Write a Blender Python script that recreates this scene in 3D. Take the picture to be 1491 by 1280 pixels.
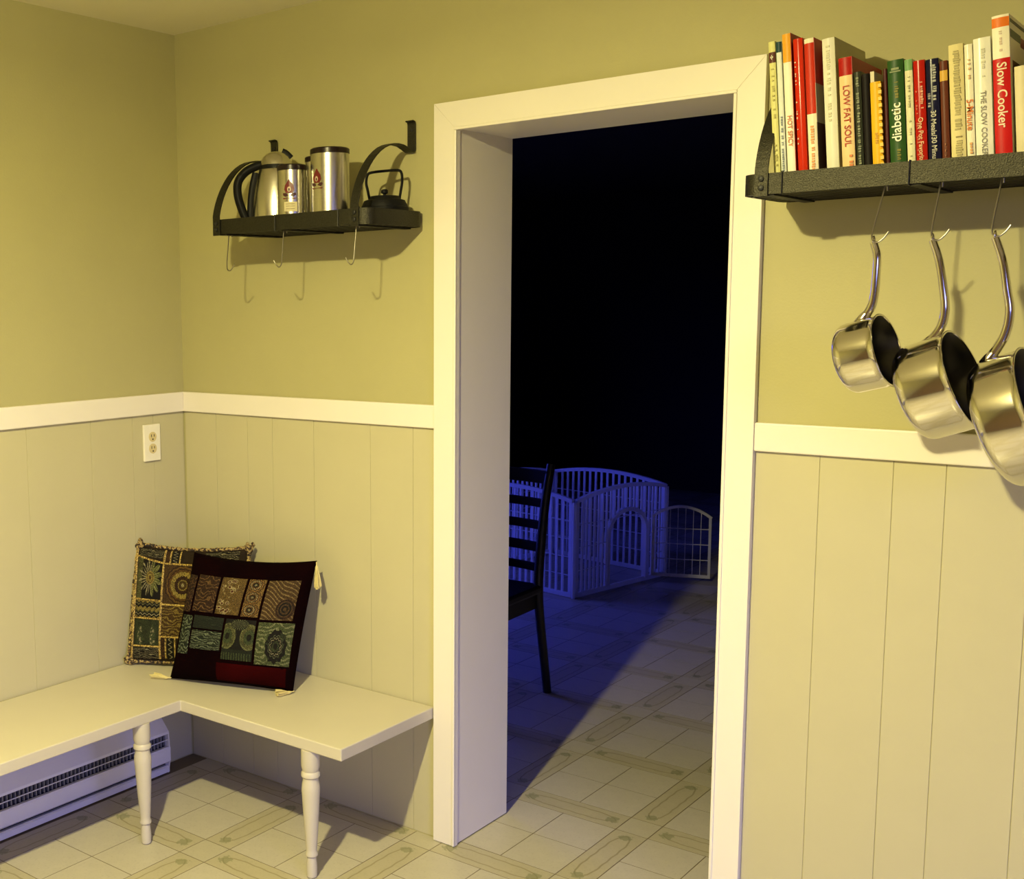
import bpy, bmesh, math, random
import numpy as np
from mathutils import Vector, Matrix
random.seed(7)
for o in list(bpy.data.objects): bpy.data.objects.remove(o, do_unlink=True)
S = bpy.context.scene
COL = S.collection
V = Vector
PI = math.pi

# ------------------------------------------------------------------ camera
PW, PH = 1491.0, 1280.0
CAM = np.array([2.90074, -2.72627, 1.55938])
YAW, PITCH, ROLL = math.radians(41.8385), math.radians(-7.29944), math.radians(-0.87144)
FOC, CXO, CYO = 1706.889, -329.619, 24.281      # focal length and principal point offset in pixels (the photo is a crop)
def cam_axes():
    cy, sy, cp, sp = math.cos(YAW), math.sin(YAW), math.cos(PITCH), math.sin(PITCH)
    f = np.array([-sy*cp, cy*cp, sp]); r = np.array([cy, sy, 0.0]); u = np.cross(r, f)
    cr, sr = math.cos(ROLL), math.sin(ROLL)
    return cr*r + sr*u, -sr*r + cr*u, f
CR, CU, CF = cam_axes()
def on(px, axis, val):                            # point where a pixel's ray meets the plane axis = val
    d = CF + CR*(px[0]-PW/2-CXO)/FOC - CU*(px[1]-PH/2-CYO)/FOC
    return V(CAM + (val-CAM[axis])/d[axis]*d)
def proj(P):
    d = np.array(P) - CAM; z = d@CF
    return PW/2+CXO+FOC*(d@CR)/z, PH/2+CYO-FOC*(d@CU)/z
cd = bpy.data.cameras.new('camera'); cam = bpy.data.objects.new('camera', cd); COL.objects.link(cam)
cam.matrix_world = Matrix([[CR[0], CU[0], -CF[0], CAM[0]], [CR[1], CU[1], -CF[1], CAM[1]], [CR[2], CU[2], -CF[2], CAM[2]], [0, 0, 0, 1]])
cd.sensor_fit = 'HORIZONTAL'; cd.sensor_width = 36.0; cd.lens = 36.0*FOC/PW
cd.shift_x = -CXO/PW; cd.shift_y = CYO/PW; cd.clip_start = .05; cd.clip_end = 60
S.camera = cam

# ------------------------------------------------------------------ light
vs = S.view_settings
vs.view_transform = 'Standard'; vs.look = 'None'; vs.exposure = 0.0; vs.gamma = 1.0; vs.use_curve_mapping = False
wd = bpy.data.worlds.new('dusk'); S.world = wd; wd.use_nodes = True
_t = wd.node_tree; _c = _t.nodes.new('ShaderNodeTexCoord'); _s = _t.nodes.new('ShaderNodeSeparateXYZ'); _r = _t.nodes.new('ShaderNodeValToRGB')
_t.links.new(_c.outputs['Generated'], _s.inputs[0]); _t.links.new(_s.outputs[2], _r.inputs[0]); _t.links.new(_r.outputs[0], _t.nodes['Background'].inputs[0])
_r.color_ramp.elements[0].position = .0; _r.color_ramp.elements[0].color = (.004, .005, .012, 1)      # ground
_r.color_ramp.elements[1].position = .05; _r.color_ramp.elements[1].color = (.26, .29, 1.0, 1)        # dusk sky
_t.nodes['Background'].inputs[1].default_value = 10.0
LAMP = V((1.64, -2.0, 2.30))
LAMP_COL = (1.0, .875, .41)
LAMP_DOWN, LAMP_ALL = 88.0, 66.0
def light(name, kind, loc, rot, energy, color, **k):
    d = bpy.data.lights.new(name, kind); d.energy = energy; d.color = color
    for a, b in k.items(): setattr(d, a, b)
    o = bpy.data.objects.new(name, d); COL.objects.link(o); o.location = loc; o.rotation_euler = rot
    return o
def portal(name, loc, rot, sx, sy):
    o = light(name, 'AREA', loc, rot, 1.0, (1, 1, 1), shape='RECTANGLE', size=sx, size_y=sy)
    o.data.cycles.is_portal = True
    return o
KX, KY = 4.3, -4.4                                 # kitchen extent
FX0, FX1, FY = -2.4, 3.4, 6.6                      # the dark room beyond the doorway
H = 2.44
TH = .262                                          # thickness of the wall between them
KW = (-3.3, -1.5, .15, 2.10)                       # glazed kitchen door: y0, y1, z0, z1
FW = (.9, 2.75, .6, 2.1)                       # window of the dark room
portal('kitchen_daylight_portal', (KX+.05, (KW[0]+KW[1])/2, (KW[2]+KW[3])/2), (0, PI/2, 0), KW[3]-KW[2], KW[1]-KW[0])
portal('dark_room_daylight_portal', (FX0-.05, (FW[0]+FW[1])/2, (FW[2]+FW[3])/2), (0, -PI/2, 0), FW[3]-FW[2], FW[1]-FW[0])

# ------------------------------------------------------------------ materials
MATS = {}
class NT:
    def __init__(s, name):
        s.m = bpy.data.materials.new(name); s.m.use_nodes = True; s.t = s.m.node_tree
        s.b = s.t.nodes['Principled BSDF']
    def new(s, typ, **k):
        n = s.t.nodes.new(typ)
        for a, b in k.items(): setattr(n, a, b)
        return n
    def put(s, sock, val):
        if hasattr(val, 'is_output') or isinstance(val, bpy.types.NodeSocket): s.t.links.new(val, sock)
        elif isinstance(val, (tuple, list)) and len(val) == 3 and sock.type == 'RGBA': sock.default_value = (*val, 1)
        else: sock.default_value = val
    def mth(s, op, a, b=0.0, c=0.0):
        n = s.new('ShaderNodeMath', operation=op)
        for i, x in enumerate((a, b, c)): s.put(n.inputs[i], x)
        return n.outputs[0]
    def add(s, a, b): return s.mth('ADD', a, b)
    def sub(s, a, b): return s.mth('SUBTRACT', a, b)
    def mul(s, a, b): return s.mth('MULTIPLY', a, b)
    def lt(s, a, b): return s.mth('LESS_THAN', a, b)
    def gt(s, a, b): return s.mth('GREATER_THAN', a, b)
    def ab(s, a): return s.mth('ABSOLUTE', a)
    def sin(s, a): return s.mth('SINE', a)
    def mix(s, f, a, b):
        n = s.new('ShaderNodeMix', data_type='RGBA')
        s.put(n.inputs[0], f); s.put(n.inputs[6], a); s.put(n.inputs[7], b)
        return n.outputs[2]
    def noise(s, scale, detail=3, vec=None, rough=.5):
        n = s.new('ShaderNodeTexNoise'); n.inputs['Scale'].default_value = scale; n.inputs['Detail'].default_value = detail
        n.inputs['Roughness'].default_value = rough
        s.t.links.new(vec or s.obj(), n.inputs['Vector'])
        return n.outputs['Fac']
    def voro(s, scale, vec=None, out='Distance'):
        n = s.new('ShaderNodeTexVoronoi'); n.inputs['Scale'].default_value = scale
        s.t.links.new(vec or s.obj(), n.inputs['Vector'])
        return n.outputs[out]
    def obj(s):
        if not hasattr(s, '_c'): s._c = s.new('ShaderNodeTexCoord')
        return s._c.outputs['Object']
    def uvw(s): s.obj(); return s._c.outputs['UV']
    def uv(s):
        n = s.new('ShaderNodeSeparateXYZ'); s.t.links.new(s.uvw(), n.inputs[0])
        return n.outputs[0], n.outputs[1]
    def ramp(s, f, stops, const=False):
        n = s.new('ShaderNodeValToRGB'); r = n.color_ramp
        if const: r.interpolation = 'CONSTANT'
        while len(r.elements) < len(stops): r.elements.new(.5)
        for e, (p, c) in zip(r.elements, stops): e.position = p; e.color = (*c, 1)
        s.put(n.inputs[0], f); return n.outputs[0]
    def bump(s, h, strength, dist=.002):
        n = s.new('ShaderNodeBump'); n.inputs['Strength'].default_value = strength; n.inputs['Distance'].default_value = dist
        s.put(n.inputs['Height'], h); s.t.links.new(n.outputs[0], s.b.inputs['Normal'])
    def fin(s, color, rough=.6, metal=0.0, spec=None, **k):
        s.put(s.b.inputs['Base Color'], color); s.put(s.b.inputs['Roughness'], rough); s.b.inputs['Metallic'].default_value = metal
        if spec is not None: s.b.inputs['Specular IOR Level'].default_value = spec
        for a, b in k.items(): s.put(s.b.inputs[a.replace('_', ' ')], b)
        MATS[s.m.name] = s.m; return s.m
def mat(name, c, rough=.6, metal=0.0, var=.06, scale=25, bump=0.0, bscale=None, dist=.002, spec=None, **k):
    n = NT(name); f = n.noise(scale)
    lo = tuple(max(0, x*(1-var)) for x in c); hi = tuple(min(1, x*(1+var)) for x in c)
    col = n.mix(f, lo, hi)
    if bump: n.bump(n.noise(bscale or scale*4, 2), bump, dist)
    return n.fin(col, rough, metal, spec, **k)
M = MATS
mat('upper_wall_paint', (.425, .395, .19), .62, var=.04, scale=6, bump=.22, bscale=170, dist=.0015)
mat('wainscot_paint', (.51, .475, .295), .5, var=.035, scale=8, bump=.05, bscale=120)
mat('trim_paint', (.80, .755, .68), .38, var=.02, scale=9, bump=.03, bscale=60)
mat('ceiling_paint', (.74, .70, .48), .8, var=.03, scale=10, bump=.2, bscale=120)
mat('bench_paint', (.545, .505, .40), .42, var=.025, scale=9, bump=.03, bscale=50)
mat('unseen_wall_dark', (.16, .10, .05), .5)  # dark brown given to the unseen walls to cut bounced light
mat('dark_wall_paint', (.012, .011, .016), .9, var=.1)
mat('heater_enamel', (.78, .76, .72), .35, var=.02)
mat('heater_dark', (.012, .012, .014), .6)
mat('heater_fin', (.30, .29, .28), .45, .2)
mat('iron', (.046, .044, .032), .48, .9, var=.75, scale=420, bump=.7, bscale=420, dist=.0016)
mat('iron_shaded', (.010, .009, .007), .6, .5)  # darker copy of the iron: shade of the shelf underside put into colour
mat('iron_bolt', (.006, .006, .006), .5)
mat('wire_steel', (.33, .31, .26), .3, 1.0, var=.1)
n = NT('brushed_steel')
mp = n.new('ShaderNodeMapping'); mp.inputs['Scale'].default_value = (1, 1, 60); n.t.links.new(n.obj(), mp.inputs[0])
f = n.noise(30, 3, mp.outputs[0])
n.fin(n.mix(f, (.52, .50, .44), (.68, .65, .57)), n.add(.2, n.mul(f, .1)), 1.0)
mat('polished_steel', (.70, .67, .60), .11, 1.0, var=.04)
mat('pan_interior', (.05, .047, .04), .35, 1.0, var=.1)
mat('black_plastic', (.006, .006, .006), .5, spec=.15)
mat('brown_lid', (.012, .005, .005), .3, spec=.3)
mat('cast_black', (.005, .005, .005), .55, var=.2, bump=.2, bscale=300, spec=.15)
mat('outlet_plate_mat', (.85, .82, .70), .35)
mat('outlet_face', (.66, .56, .30), .35)
mat('slot_dark', (.02, .015, .01), .6)
mat('dark_wood', (.006, .004, .003), .5, var=.3, scale=8)
n = NT('pen_plastic'); n.fin((.90, .90, .90), .5)
_tr = n.new('ShaderNodeBsdfTranslucent'); _tr.inputs[0].default_value = (.9, .9, .9, 1); _mx = n.new('ShaderNodeMixShader'); _mx.inputs[0].default_value = .5
n.t.links.new(n.b.outputs[0], _mx.inputs[1]); n.t.links.new(_tr.outputs[0], _mx.inputs[2]); n.t.links.new(_mx.outputs[0], n.t.nodes['Material Output'].inputs[0])
n = NT('blue_light_filter'); _tb = n.new('ShaderNodeBsdfTransparent'); _tb.inputs[0].default_value = (.52, .56, 1.0, 1)  # clear blue tint, added to colour the daylight passing through
n.t.links.new(_tb.outputs[0], n.t.nodes['Material Output'].inputs[0]); MATS['blue_light_filter'] = n.m
mat('lamp_metal', (.7, .68, .6), .4, .5)
mat('glass_frame', (.7, .7, .7), .4)
n = NT('pane_glass'); n.fin((.9, .95, 1), .02, 0.0, Transmission_Weight=1.0, IOR=1.02)
n = NT('bulb_glow'); n.fin((1, .9, .6), .4, Emission_Color=(1, .85, .5), Emission_Strength=6.0)
# floor vinyl
def vinyl(name, c, border=False, small=False):
    n = NT(name); u, v = n.uv()
    f = n.noise(26, 4); g = n.noise(120, 3)
    col = n.mix(f, tuple(x*.90 for x in c), tuple(min(1, x*1.05) for x in c))
    col = n.mix(n.mul(n.gt(g, .60), .25), col, tuple(x*.70 for x in c))
    if border:
        du = n.ab(n.sub(u, .5)); dv = n.ab(n.sub(v, .5))
        wob = n.mul(n.sin(n.mul(u, 40)), .010)
        tgt = n.mul(.25, n.sub(1, n.mth('POWER', n.mth('MINIMUM', n.mul(du, 2.32), 1.0), 7)))
        ln = n.mul(n.lt(n.ab(n.sub(n.add(dv, wob), tgt)), .026), n.lt(du, .435))
        col = n.mix(n.mul(ln, .6), col, (.22, .18, .08))
        fl = n.mul(n.lt(n.mth('SQRT', n.add(n.mth('POWER', n.mul(n.sub(du, .40), 3.4), 2), n.mth('POWER', dv, 2))), n.add(-.02, n.mul(n.noise(70, 3), .4))), .6)
        col = n.mix(fl, col, (.20, .21, .10))
    n.bump(n.noise(150, 2), .06)
    return n.fin(col, .36, spec=.45)
vinyl('vinyl_tile', (.50, .465, .365)); vinyl('vinyl_border', (.455, .415, .28), border=True); vinyl('vinyl_corner', (.475, .44, .32))
mat('vinyl_joint', (.15, .115, .055), .6)
# cushion cloth
n = NT('velvet_dark'); f = n.noise(9, 3)
n.bump(n.noise(180, 2), .25); n.fin(n.mix(f, (.0012, .0006, .001), (.006, .0008, .001)), .95, spec=.02)
n = NT('velvet_maroon'); f = n.noise(7, 2)
n.bump(n.noise(180, 2), .25); n.fin(n.mix(f, (.007, .0006, .0008), (.034, .0016, .0018)), .95, spec=.02)
mat('tapestry_dark', (.018, .012, .008), .9, var=.6, scale=40, bump=.4, bscale=300, spec=.1)
mat('tassel_gold', (.60, .44, .10), .65, var=.3, scale=80, bump=.4, bscale=400)
mat('tassel_cream', (.62, .53, .22), .65, var=.25, scale=80, bump=.4, bscale=400)
n = NT('gold_braid'); f = n.noise(220, 2)
n.bump(f, .8); n.fin(n.ramp(f, [(.38, (.05, .025, .006)), (.55, (.45, .30, .06)), (.7, (.62, .50, .18))]), .6)
n = NT('fringe_cord'); f = n.noise(130, 2)
n.bump(f, .9); n.fin(n.ramp(f, [(.40, (.008, .006, .006)), (.5, (.10, .05, .02)), (.58, (.50, .38, .14)), (.72, (.10, .06, .03))]), .75)
BK = (.008, .007, .006)
def P_(name, base, fn):
    n = NT('print_'+name); u, v = n.uv(); w = n.noise(60, 2)
    col = fn(n, u, v)
    col = n.mix(n.mul(n.gt(w, .60), .45), col, base)
    th = n.noise(520, 1); col = n.mix(n.add(.56, n.mul(n.gt(th, .50), .34)), col, BK)
    n.bump(n.noise(260, 2), .4); return n.fin(col, .85, spec=.12)
def rad(n, u, v, cu, cv, au=1.0, av=1.0):
    a = n.mul(n.sub(u, cu), au); b = n.mul(n.sub(v, cv), av)
    return n.mth('SQRT', n.add(n.mul(a, a), n.mul(b, b))), n.mth('ARCTAN2', b, a)
GD = (.56, .42, .10); OL = (.20, .20, .07); CRM = (.62, .55, .30); BR = (.15, .08, .025); RD = (.16, .02, .01); GRN = (.10, .14, .05); DG = (.012, .022, .014)
def f_sun(n, u, v):
    r, t = rad(n, u, v, .55, .47)
    side = n.mix(n.lt(u, .22), BK, OL)
    pet = n.lt(r, n.add(.26, n.mul(n.ab(n.sin(n.mul(t, 6))), .22)))
    st = n.gt(n.sin(n.mul(t, 24)), -.1)
    c = n.mix(n.mul(pet, st), side, CRM)
    c = n.mix(n.mul(pet, n.mul(n.gt(u, .6), .6)), c, (.30, .34, .07))
    return n.mix(n.lt(r, .17), c, n.ramp(n.mul(r, 5), [(0, BR), (.25, GD), (.55, BR), (.65, GD), (.85, BK)], True))
def f_eye(n, u, v):
    r, t = rad(n, u, v, .72, .5, .9, 1.15)
    r = n.add(r, n.mul(n.sin(n.mul(t, 18)), .012))
    return n.ramp(r, [(0, CRM), (.05, BR), (.10, (.05, .02, .01)), (.13, GD), (.16, (.06, .02, .01)), (.27, GD), (.40, (.22, .10, .02)), (.46, (.06, .02, .01)), (.50, (.25, .13, .03)), (.56, (.05, .02, .01)), (.6, BR)], True)
def f_strip(n, u, v):
    z = n.sin(n.mul(u, 34)); w = n.add(v, n.mul(z, .05))
    return n.ramp(w, [(0, GD), (.08, BK), (.16, (.28, .26, .12)), (.24, BK), (.38, GD), (.6, OL), (.68, BK), (.78, CRM), (.84, BK), (.95, GD)], True)
def f_pear(n, u, v):
    uu = n.sub(n.mth('FRACT', n.mul(u, 2)), .5)
    d = n.mth('SQRT', n.add(n.mul(n.mul(uu, uu), n.add(1.4, n.mul(n.sub(1, v), 5))), n.mth('POWER', n.mul(n.sub(v, .62), .95), 2)))
    dots = n.lt(n.voro(110), .45)
    c = n.mix(n.lt(d, .42), (.06, .08, .03), GRN)
    return n.mix(n.mul(n.lt(d, .34), dots), c, CRM)
def f_squig(n, u, v):
    w = n.add(n.sub(u, .5), n.mul(n.sin(n.mul(v, 26)), .17))
    c = n.mix(n.lt(n.ab(w), .075), BK, CRM)
    e = n.gt(n.ab(n.sub(u, .5)), .42)
    return n.mix(e, c, GD)
def f_vines(n, u, v):
    w = n.new('ShaderNodeTexWave'); w.wave_type = 'RINGS'; w.inputs['Scale'].default_value = 2.6; w.inputs['Distortion'].default_value = 14; w.inputs['Detail'].default_value = 1.6; w.inputs['Detail Scale'].default_value = 1.1
    n.t.links.new(n.uvw(), w.inputs[0]); return w.outputs['Fac']
def f_branch(a, b, th=.8):
    return lambda n, u, v: n.mix(n.gt(f_vines(n, u, v), th), a, b)
def f_bloom(base, ring, hub):
    def g(n, u, v):
        m = n.new('ShaderNodeMapping'); m.inputs['Scale'].default_value = (6.0, 9.0, 1); n.t.links.new(n.uvw(), m.inputs[0])
        d = n.voro(1.0, m.outputs[0]); c1, _ = rad(n, u, v, .42, .24, 1, 1.35); c2, _ = rad(n, u, v, .36, .74, 1, 1.35)
        inn = n.mth('MAXIMUM', n.lt(c1, .34), n.lt(c2, .36))
        c = n.mix(n.mul(inn, n.lt(d, .50)), base, ring)
        c = n.mix(n.mul(inn, n.lt(d, .32)), c, hub)
        return n.mix(n.mul(inn, n.lt(d, .13)), c, CRM)
    return g
def f_peacock(n, u, v):
    vv = n.sub(n.mth('FRACT', n.mul(v, 3)), .45); uu = n.mul(n.sub(u, .45), 1.1)
    r = n.mth('SQRT', n.add(n.mul(uu, uu), n.mul(n.mul(vv, vv), .9))); r = n.add(r, n.mul(n.sin(n.mul(n.mth('ARCTAN2', vv, uu), 12)), .03))
    return n.ramp(r, [(0, CRM), (.07, BK), (.2, (.30, .14, .03)), (.28, CRM), (.33, BR), (.42, (.45, .25, .06)), (.5, (.10, .05, .02)), (.56, (.40, .24, .06))], True)
def f_feather(n, u, v):
    r, t = rad(n, u, v, .72, .72, 1, 1.1)
    rings = n.ramp(r, [(0, BR), (.05, BK), (.1, BR), (.14, BK), (.19, BR), (.22, (.05, .02, .01)), (.27, BR)], True)
    w = n.gt(n.sin(n.add(n.mul(n.add(v, n.mul(u, -.5)), 60), n.mul(n.sin(n.mul(u, 9)), 2))), .55)
    c = n.mix(w, (.14, .075, .024), (.44, .30, .11))
    return n.mix(n.lt(r, .28), c, rings)
def f_mask(n, u, v):
    r1, t1 = rad(n, u, v, .14, .42, 1.1, 1.0); r2, t2 = rad(n, u, v, .86, .42, 1.1, 1.0)
    r = n.mth('MINIMUM', r1, r2)
    c = n.ramp(r, [(0, BK), (.08, GRN), (.18, OL), (.27, (.26, .27, .10)), (.32, BK)], True)
    r3, t3 = rad(n, u, v, .5, .12, 1, 2.2); fan = n.gt(n.sin(n.mul(t3, 22)), .2)
    c = n.mix(n.lt(r3, .3), c, n.mix(fan, BK, (.22, .24, .12)))
    r4, t4 = rad(n, u, v, .5, .72, 1, 1.0); fan2 = n.gt(n.sin(n.mul(u, 75)), .0)
    return n.mix(n.gt(v, .74), c, n.mix(n.mul(fan2, n.gt(v, .82)), (.02, .03, .015), GRN))
def f_agate(n, u, v):
    r, t = rad(n, u, v, .58, .55, 1.25, .95); r = n.add(r, n.mul(n.sin(n.mul(t, 11)), .02))
    base = n.mix(n.gt(f_vines(n, u, v), .7), (.14, .18, .06), (.40, .42, .20))
    ins = n.ramp(r, [(0, BK), (.08, (.10, .13, .05)), (.12, BK), (.17, CRM), (.19, BK), (.23, (.25, .27, .14)), (.25, BK)], True)
    return n.mix(n.lt(r, .37), base, ins)
P_('sun', BK, f_sun); P_('eye', BR, f_eye); P_('strip', BK, f_strip); P_('pear', BK, f_pear); P_('squiggle', BK, f_squig)
P_('branch_white', BK, f_branch(BK, CRM, .86)); P_('flower_brown', BR, f_branch((.12, .06, .018), (.44, .31, .07), .62))
P_('vine_brown', BR, f_branch((.06, .022, .008), (.30, .16, .05), .84)); P_('bloom', BR, f_bloom((.26, .16, .04), (.70, .58, .28), (.16, .03, .01)))
P_('peacock', BR, f_peacock); P_('feather', BR, f_feather); P_('mask', DG, f_mask); P_('agate', GRN, f_agate)
P_('leaf_green', DG, f_branch((.02, .035, .02), (.30, .36, .22), .68)); P_('dark_green', DG, f_branch(DG, (.05, .07, .04), .9)); P_('rust', BR, f_branch((.03, .01, .004), (.20, .09, .03), .75))

# ------------------------------------------------------------------ mesh helpers
class MB:
    def __init__(s): s.v = []; s.f = []; s.uv = {}
    def add(s, vs, fs, uvs=None):
        o = len(s.v); s.v += [tuple(x) for x in vs]
        for i, f in enumerate(fs):
            if uvs: s.uv[len(s.f)] = uvs[i]
            s.f.append(tuple(o+k for k in f))
        return s
    def box(s, a, b, mtx=None):
        x0, y0, z0 = a; x1, y1, z1 = b
        vs = [V((x, y, z)) for x in (x0, x1) for y in (y0, y1) for z in (z0, z1)]
        if mtx: vs = [mtx @ p for p in vs]
        return s.add(vs, [(0, 1, 3, 2), (4, 6, 7, 5), (0, 4, 5, 1), (2, 3, 7, 6), (0, 2, 6, 4), (1, 5, 7, 3)])
    def prism(s, pts, d):                            # polygon in 3-D swept by vector d
        pts = [V(p) for p in pts]; d = V(d); k = len(pts)
        vs = pts + [p+d for p in pts]
        return s.add(vs, [tuple(range(k))[::-1], tuple(range(k, 2*k))] + [(i, (i+1) % k, k+(i+1) % k, k+i) for i in range(k)])
    def lathe(s, prof, n=28, mtx=None, cap=True):    # prof: (r, z) from bottom to top about local z
        vs = []; fs = []
        for r, z in prof:
            for i in range(n):
                p = V((r*math.cos(2*PI*i/n), r*math.sin(2*PI*i/n), z)); vs.append(mtx @ p if mtx else p)
        for j in range(len(prof)-1):
            for i in range(n): fs.append((j*n+i, j*n+(i+1) % n, (j+1)*n+(i+1) % n, (j+1)*n+i))
        if cap:
            fs.append(tuple(range(n))[::-1]); fs.append(tuple(range((len(prof)-1)*n, len(prof)*n)))
        return s.add(vs, fs)
    def tube(s, path, r, n=8, closed=False, flat=None, up=(0, 0, 1)):   # r: number or list; flat=(a, b) half axes of a rectangular band
        path = [V(p) for p in path]; k = len(path); vs = []; fs = []; side = None
        for i, p in enumerate(path):
            if closed: t = path[(i+1) % k]-path[i-1]
            else: t = path[min(i+1, k-1)]-path[max(i-1, 0)]
            t.normalize(); a = V(up) if flat else (side or V(up))
            if abs(t.dot(a)) > .98: a = V((0, 1, 0)) if abs(t.y) < .9 else V((1, 0, 0))
            a = (a-t*a.dot(t)).normalized(); b = t.cross(a); side = a
            if flat:
                n = 4; vs += [p+a*(flat[0]*x)+b*(flat[1]*y) for x, y in ((-1, -1), (1, -1), (1, 1), (-1, 1))]
            else:
                rr = r[i] if isinstance(r, (list, tuple)) else r
                ra, rb = rr if isinstance(rr, tuple) else (rr, rr)
                vs += [p+a*(ra*math.cos(2*PI*q/n))+b*(rb*math.sin(2*PI*q/n)) for q in range(n)]
        m = k if closed else k-1
        for i in range(m):
            j = (i+1) % k
            for q in range(n): fs.append((i*n+q, i*n+(q+1) % n, j*n+(q+1) % n, j*n+q))
        if not closed: fs += [tuple(range(n))[::-1], tuple(range((k-1)*n, k*n))]
        return s.add(vs, fs)
    def sphere(s, c, r, n=12, m=8, sc=(1, 1, 1)):
        pr = []
        for j in range(m+1):
            t = PI*j/m; pr.append((max(1e-5, math.sin(t))*r, -math.cos(t)*r))
        return s.lathe(pr, n, Matrix.Translation(V(c)) @ Matrix.Diagonal((*sc, 1)))
    def build(s, name, material, parent=None, smooth=False, bevel=0.0, world=True, sharp=40):
        me = bpy.data.meshes.new(name)
        off = V(parent_world(parent)) if (parent and world) else V((0, 0, 0))
        me.from_pydata([tuple(V(p)-off) for p in s.v], [], s.f)
        if s.uv:
            ul = me.uv_layers.new(name='UVMap')
            for fi, poly in enumerate(me.polygons):
                if fi in s.uv:
                    for li, c in zip(poly.loop_indices, s.uv[fi]): ul.data[li].uv = c
        bm = bmesh.new(); bm.from_mesh(me); bmesh.ops.recalc_face_normals(bm, faces=bm.faces)
        bm.to_mesh(me); bm.free()
        me.materials.append(M[material])
        o = bpy.data.objects.new(name, me); COL.objects.link(o)
        if smooth:
            for p in me.polygons: p.use_smooth = True
            me.set_sharp_from_angle(angle=math.radians(sharp))
        if bevel:
            b = o.modifiers.new('bevel', 'BEVEL'); b.width = bevel; b.segments = 2; b.limit_method = 'ANGLE'; b.angle_limit = math.radians(35)
            b.harden_normals = False
        if parent: o.parent = parent
        return o
def parent_world(p):
    l = V(p.location)
    while p.parent: p = p.parent; l += V(p.location)
    return l
def tag(o, label=None, cat=None, group=None, kind=None):
    for k, x in (('label', label), ('category', cat), ('group', group), ('kind', kind)):
        if x: o[k] = x
    return o
def empty(name, loc, label=None, cat=None, group=None, kind=None, rot=None):
    o = bpy.data.objects.new(name, None); COL.objects.link(o); o.location = loc; o.empty_display_size = .05
    if rot: o.rotation_euler = rot
    return tag(o, label, cat, group, kind)
def link(name, me, parent, loc=(0, 0, 0), rot=None):
    o = bpy.data.objects.new(name, me); COL.objects.link(o); o.parent = parent; o.location = loc
    if rot: o.rotation_euler = rot
    return o
def bez(a, b, c, d, n=12):
    a, b, c, d = V(a), V(b), V(c), V(d)
    return [a*(1-t)**3+b*3*t*(1-t)**2+c*3*t*t*(1-t)+d*t**3 for t in (i/n for i in range(n+1))]
def spline(pts, n=6):                                  # Catmull-Rom through the points
    p = [V(x) for x in pts]; p = [p[0]*2-p[1]]+p+[p[-1]*2-p[-2]]; out = []
    for i in range(1, len(p)-2):
        for k in range(n):
            t = k/n; out.append(.5*((2*p[i])+(-p[i-1]+p[i+1])*t+(2*p[i-1]-5*p[i]+4*p[i+1]-p[i+2])*t*t+(-p[i-1]+3*p[i]-3*p[i+1]+p[i+2])*t**3))
    return out+[p[-2]]

# ------------------------------------------------------------------ the setting
XOL, XIL, XIR, XOR = 1.0334, 1.1023, 1.8515, 1.9180
ZI, ZO, RT, RB = 2.0234, 2.0948, 1.2778, 1.2119
FLOOR0 = -.0005
fl = tag(MB().box((FX0-.1, KY-.1, -.06), (KX+.1, FY+.1, FLOOR0)).build('floor', 'vinyl_joint'), kind='structure', label='cream vinyl floor with olive patterned borders')
# wall between kitchen and dark room, with the doorway
wb = tag(MB().box((-.15, 0, 0), (XIL-.012, TH, H)).box((XIR+.012, 0, 0), (KX, TH, H)).box((XIL-.012, 0, ZI+.012), (XIR+.012, TH, H)).build('wall_back', 'upper_wall_paint'), kind='structure', label='tan painted wall with a wide doorway')
wl = tag(MB().box((-.15, KY, 0), (0, 0, H)).build('wall_left', 'upper_wall_paint'), kind='structure', label='tan painted wall with an outlet')
wr = tag(MB().box((KX, KY, 0), (KX+.15, KW[0], H)).box((KX, KW[1], 0), (KX+.15, TH, H)).box((KX, KW[0], KW[3]), (KX+.15, KW[1], H)).box((KX, KW[0], 0), (KX+.15, KW[1], KW[2])).build('wall_right', 'unseen_wall_dark'), kind='structure')
tag(MB().box((-.15, KY-.15, 0), (KX+.15, KY, H)).build('wall_front', 'unseen_wall_dark'), kind='structure')
tag(MB().box((-.15, KY-.15, H), (KX+.15, TH, H+.1)).build('ceiling', 'ceiling_paint'), kind='structure')
# dark room shell
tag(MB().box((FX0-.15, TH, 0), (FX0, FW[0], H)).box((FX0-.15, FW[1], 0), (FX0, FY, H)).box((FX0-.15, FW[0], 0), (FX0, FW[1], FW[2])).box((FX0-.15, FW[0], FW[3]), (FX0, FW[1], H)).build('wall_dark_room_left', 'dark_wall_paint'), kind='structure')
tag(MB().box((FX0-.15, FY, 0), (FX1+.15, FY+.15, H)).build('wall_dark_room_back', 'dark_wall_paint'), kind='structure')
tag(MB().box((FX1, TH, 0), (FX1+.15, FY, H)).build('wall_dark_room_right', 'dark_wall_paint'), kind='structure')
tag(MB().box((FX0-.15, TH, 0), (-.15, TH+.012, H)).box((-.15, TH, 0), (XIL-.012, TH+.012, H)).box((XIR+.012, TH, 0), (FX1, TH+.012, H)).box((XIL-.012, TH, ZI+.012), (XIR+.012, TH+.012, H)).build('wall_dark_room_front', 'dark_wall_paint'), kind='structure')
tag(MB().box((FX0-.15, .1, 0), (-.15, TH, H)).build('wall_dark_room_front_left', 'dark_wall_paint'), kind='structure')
tag(MB().box((FX0-.15, TH, H), (FX1+.15, FY+.15, H+.1)).build('ceiling_dark_room', 'dark_wall_paint'), kind='structure')
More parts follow.
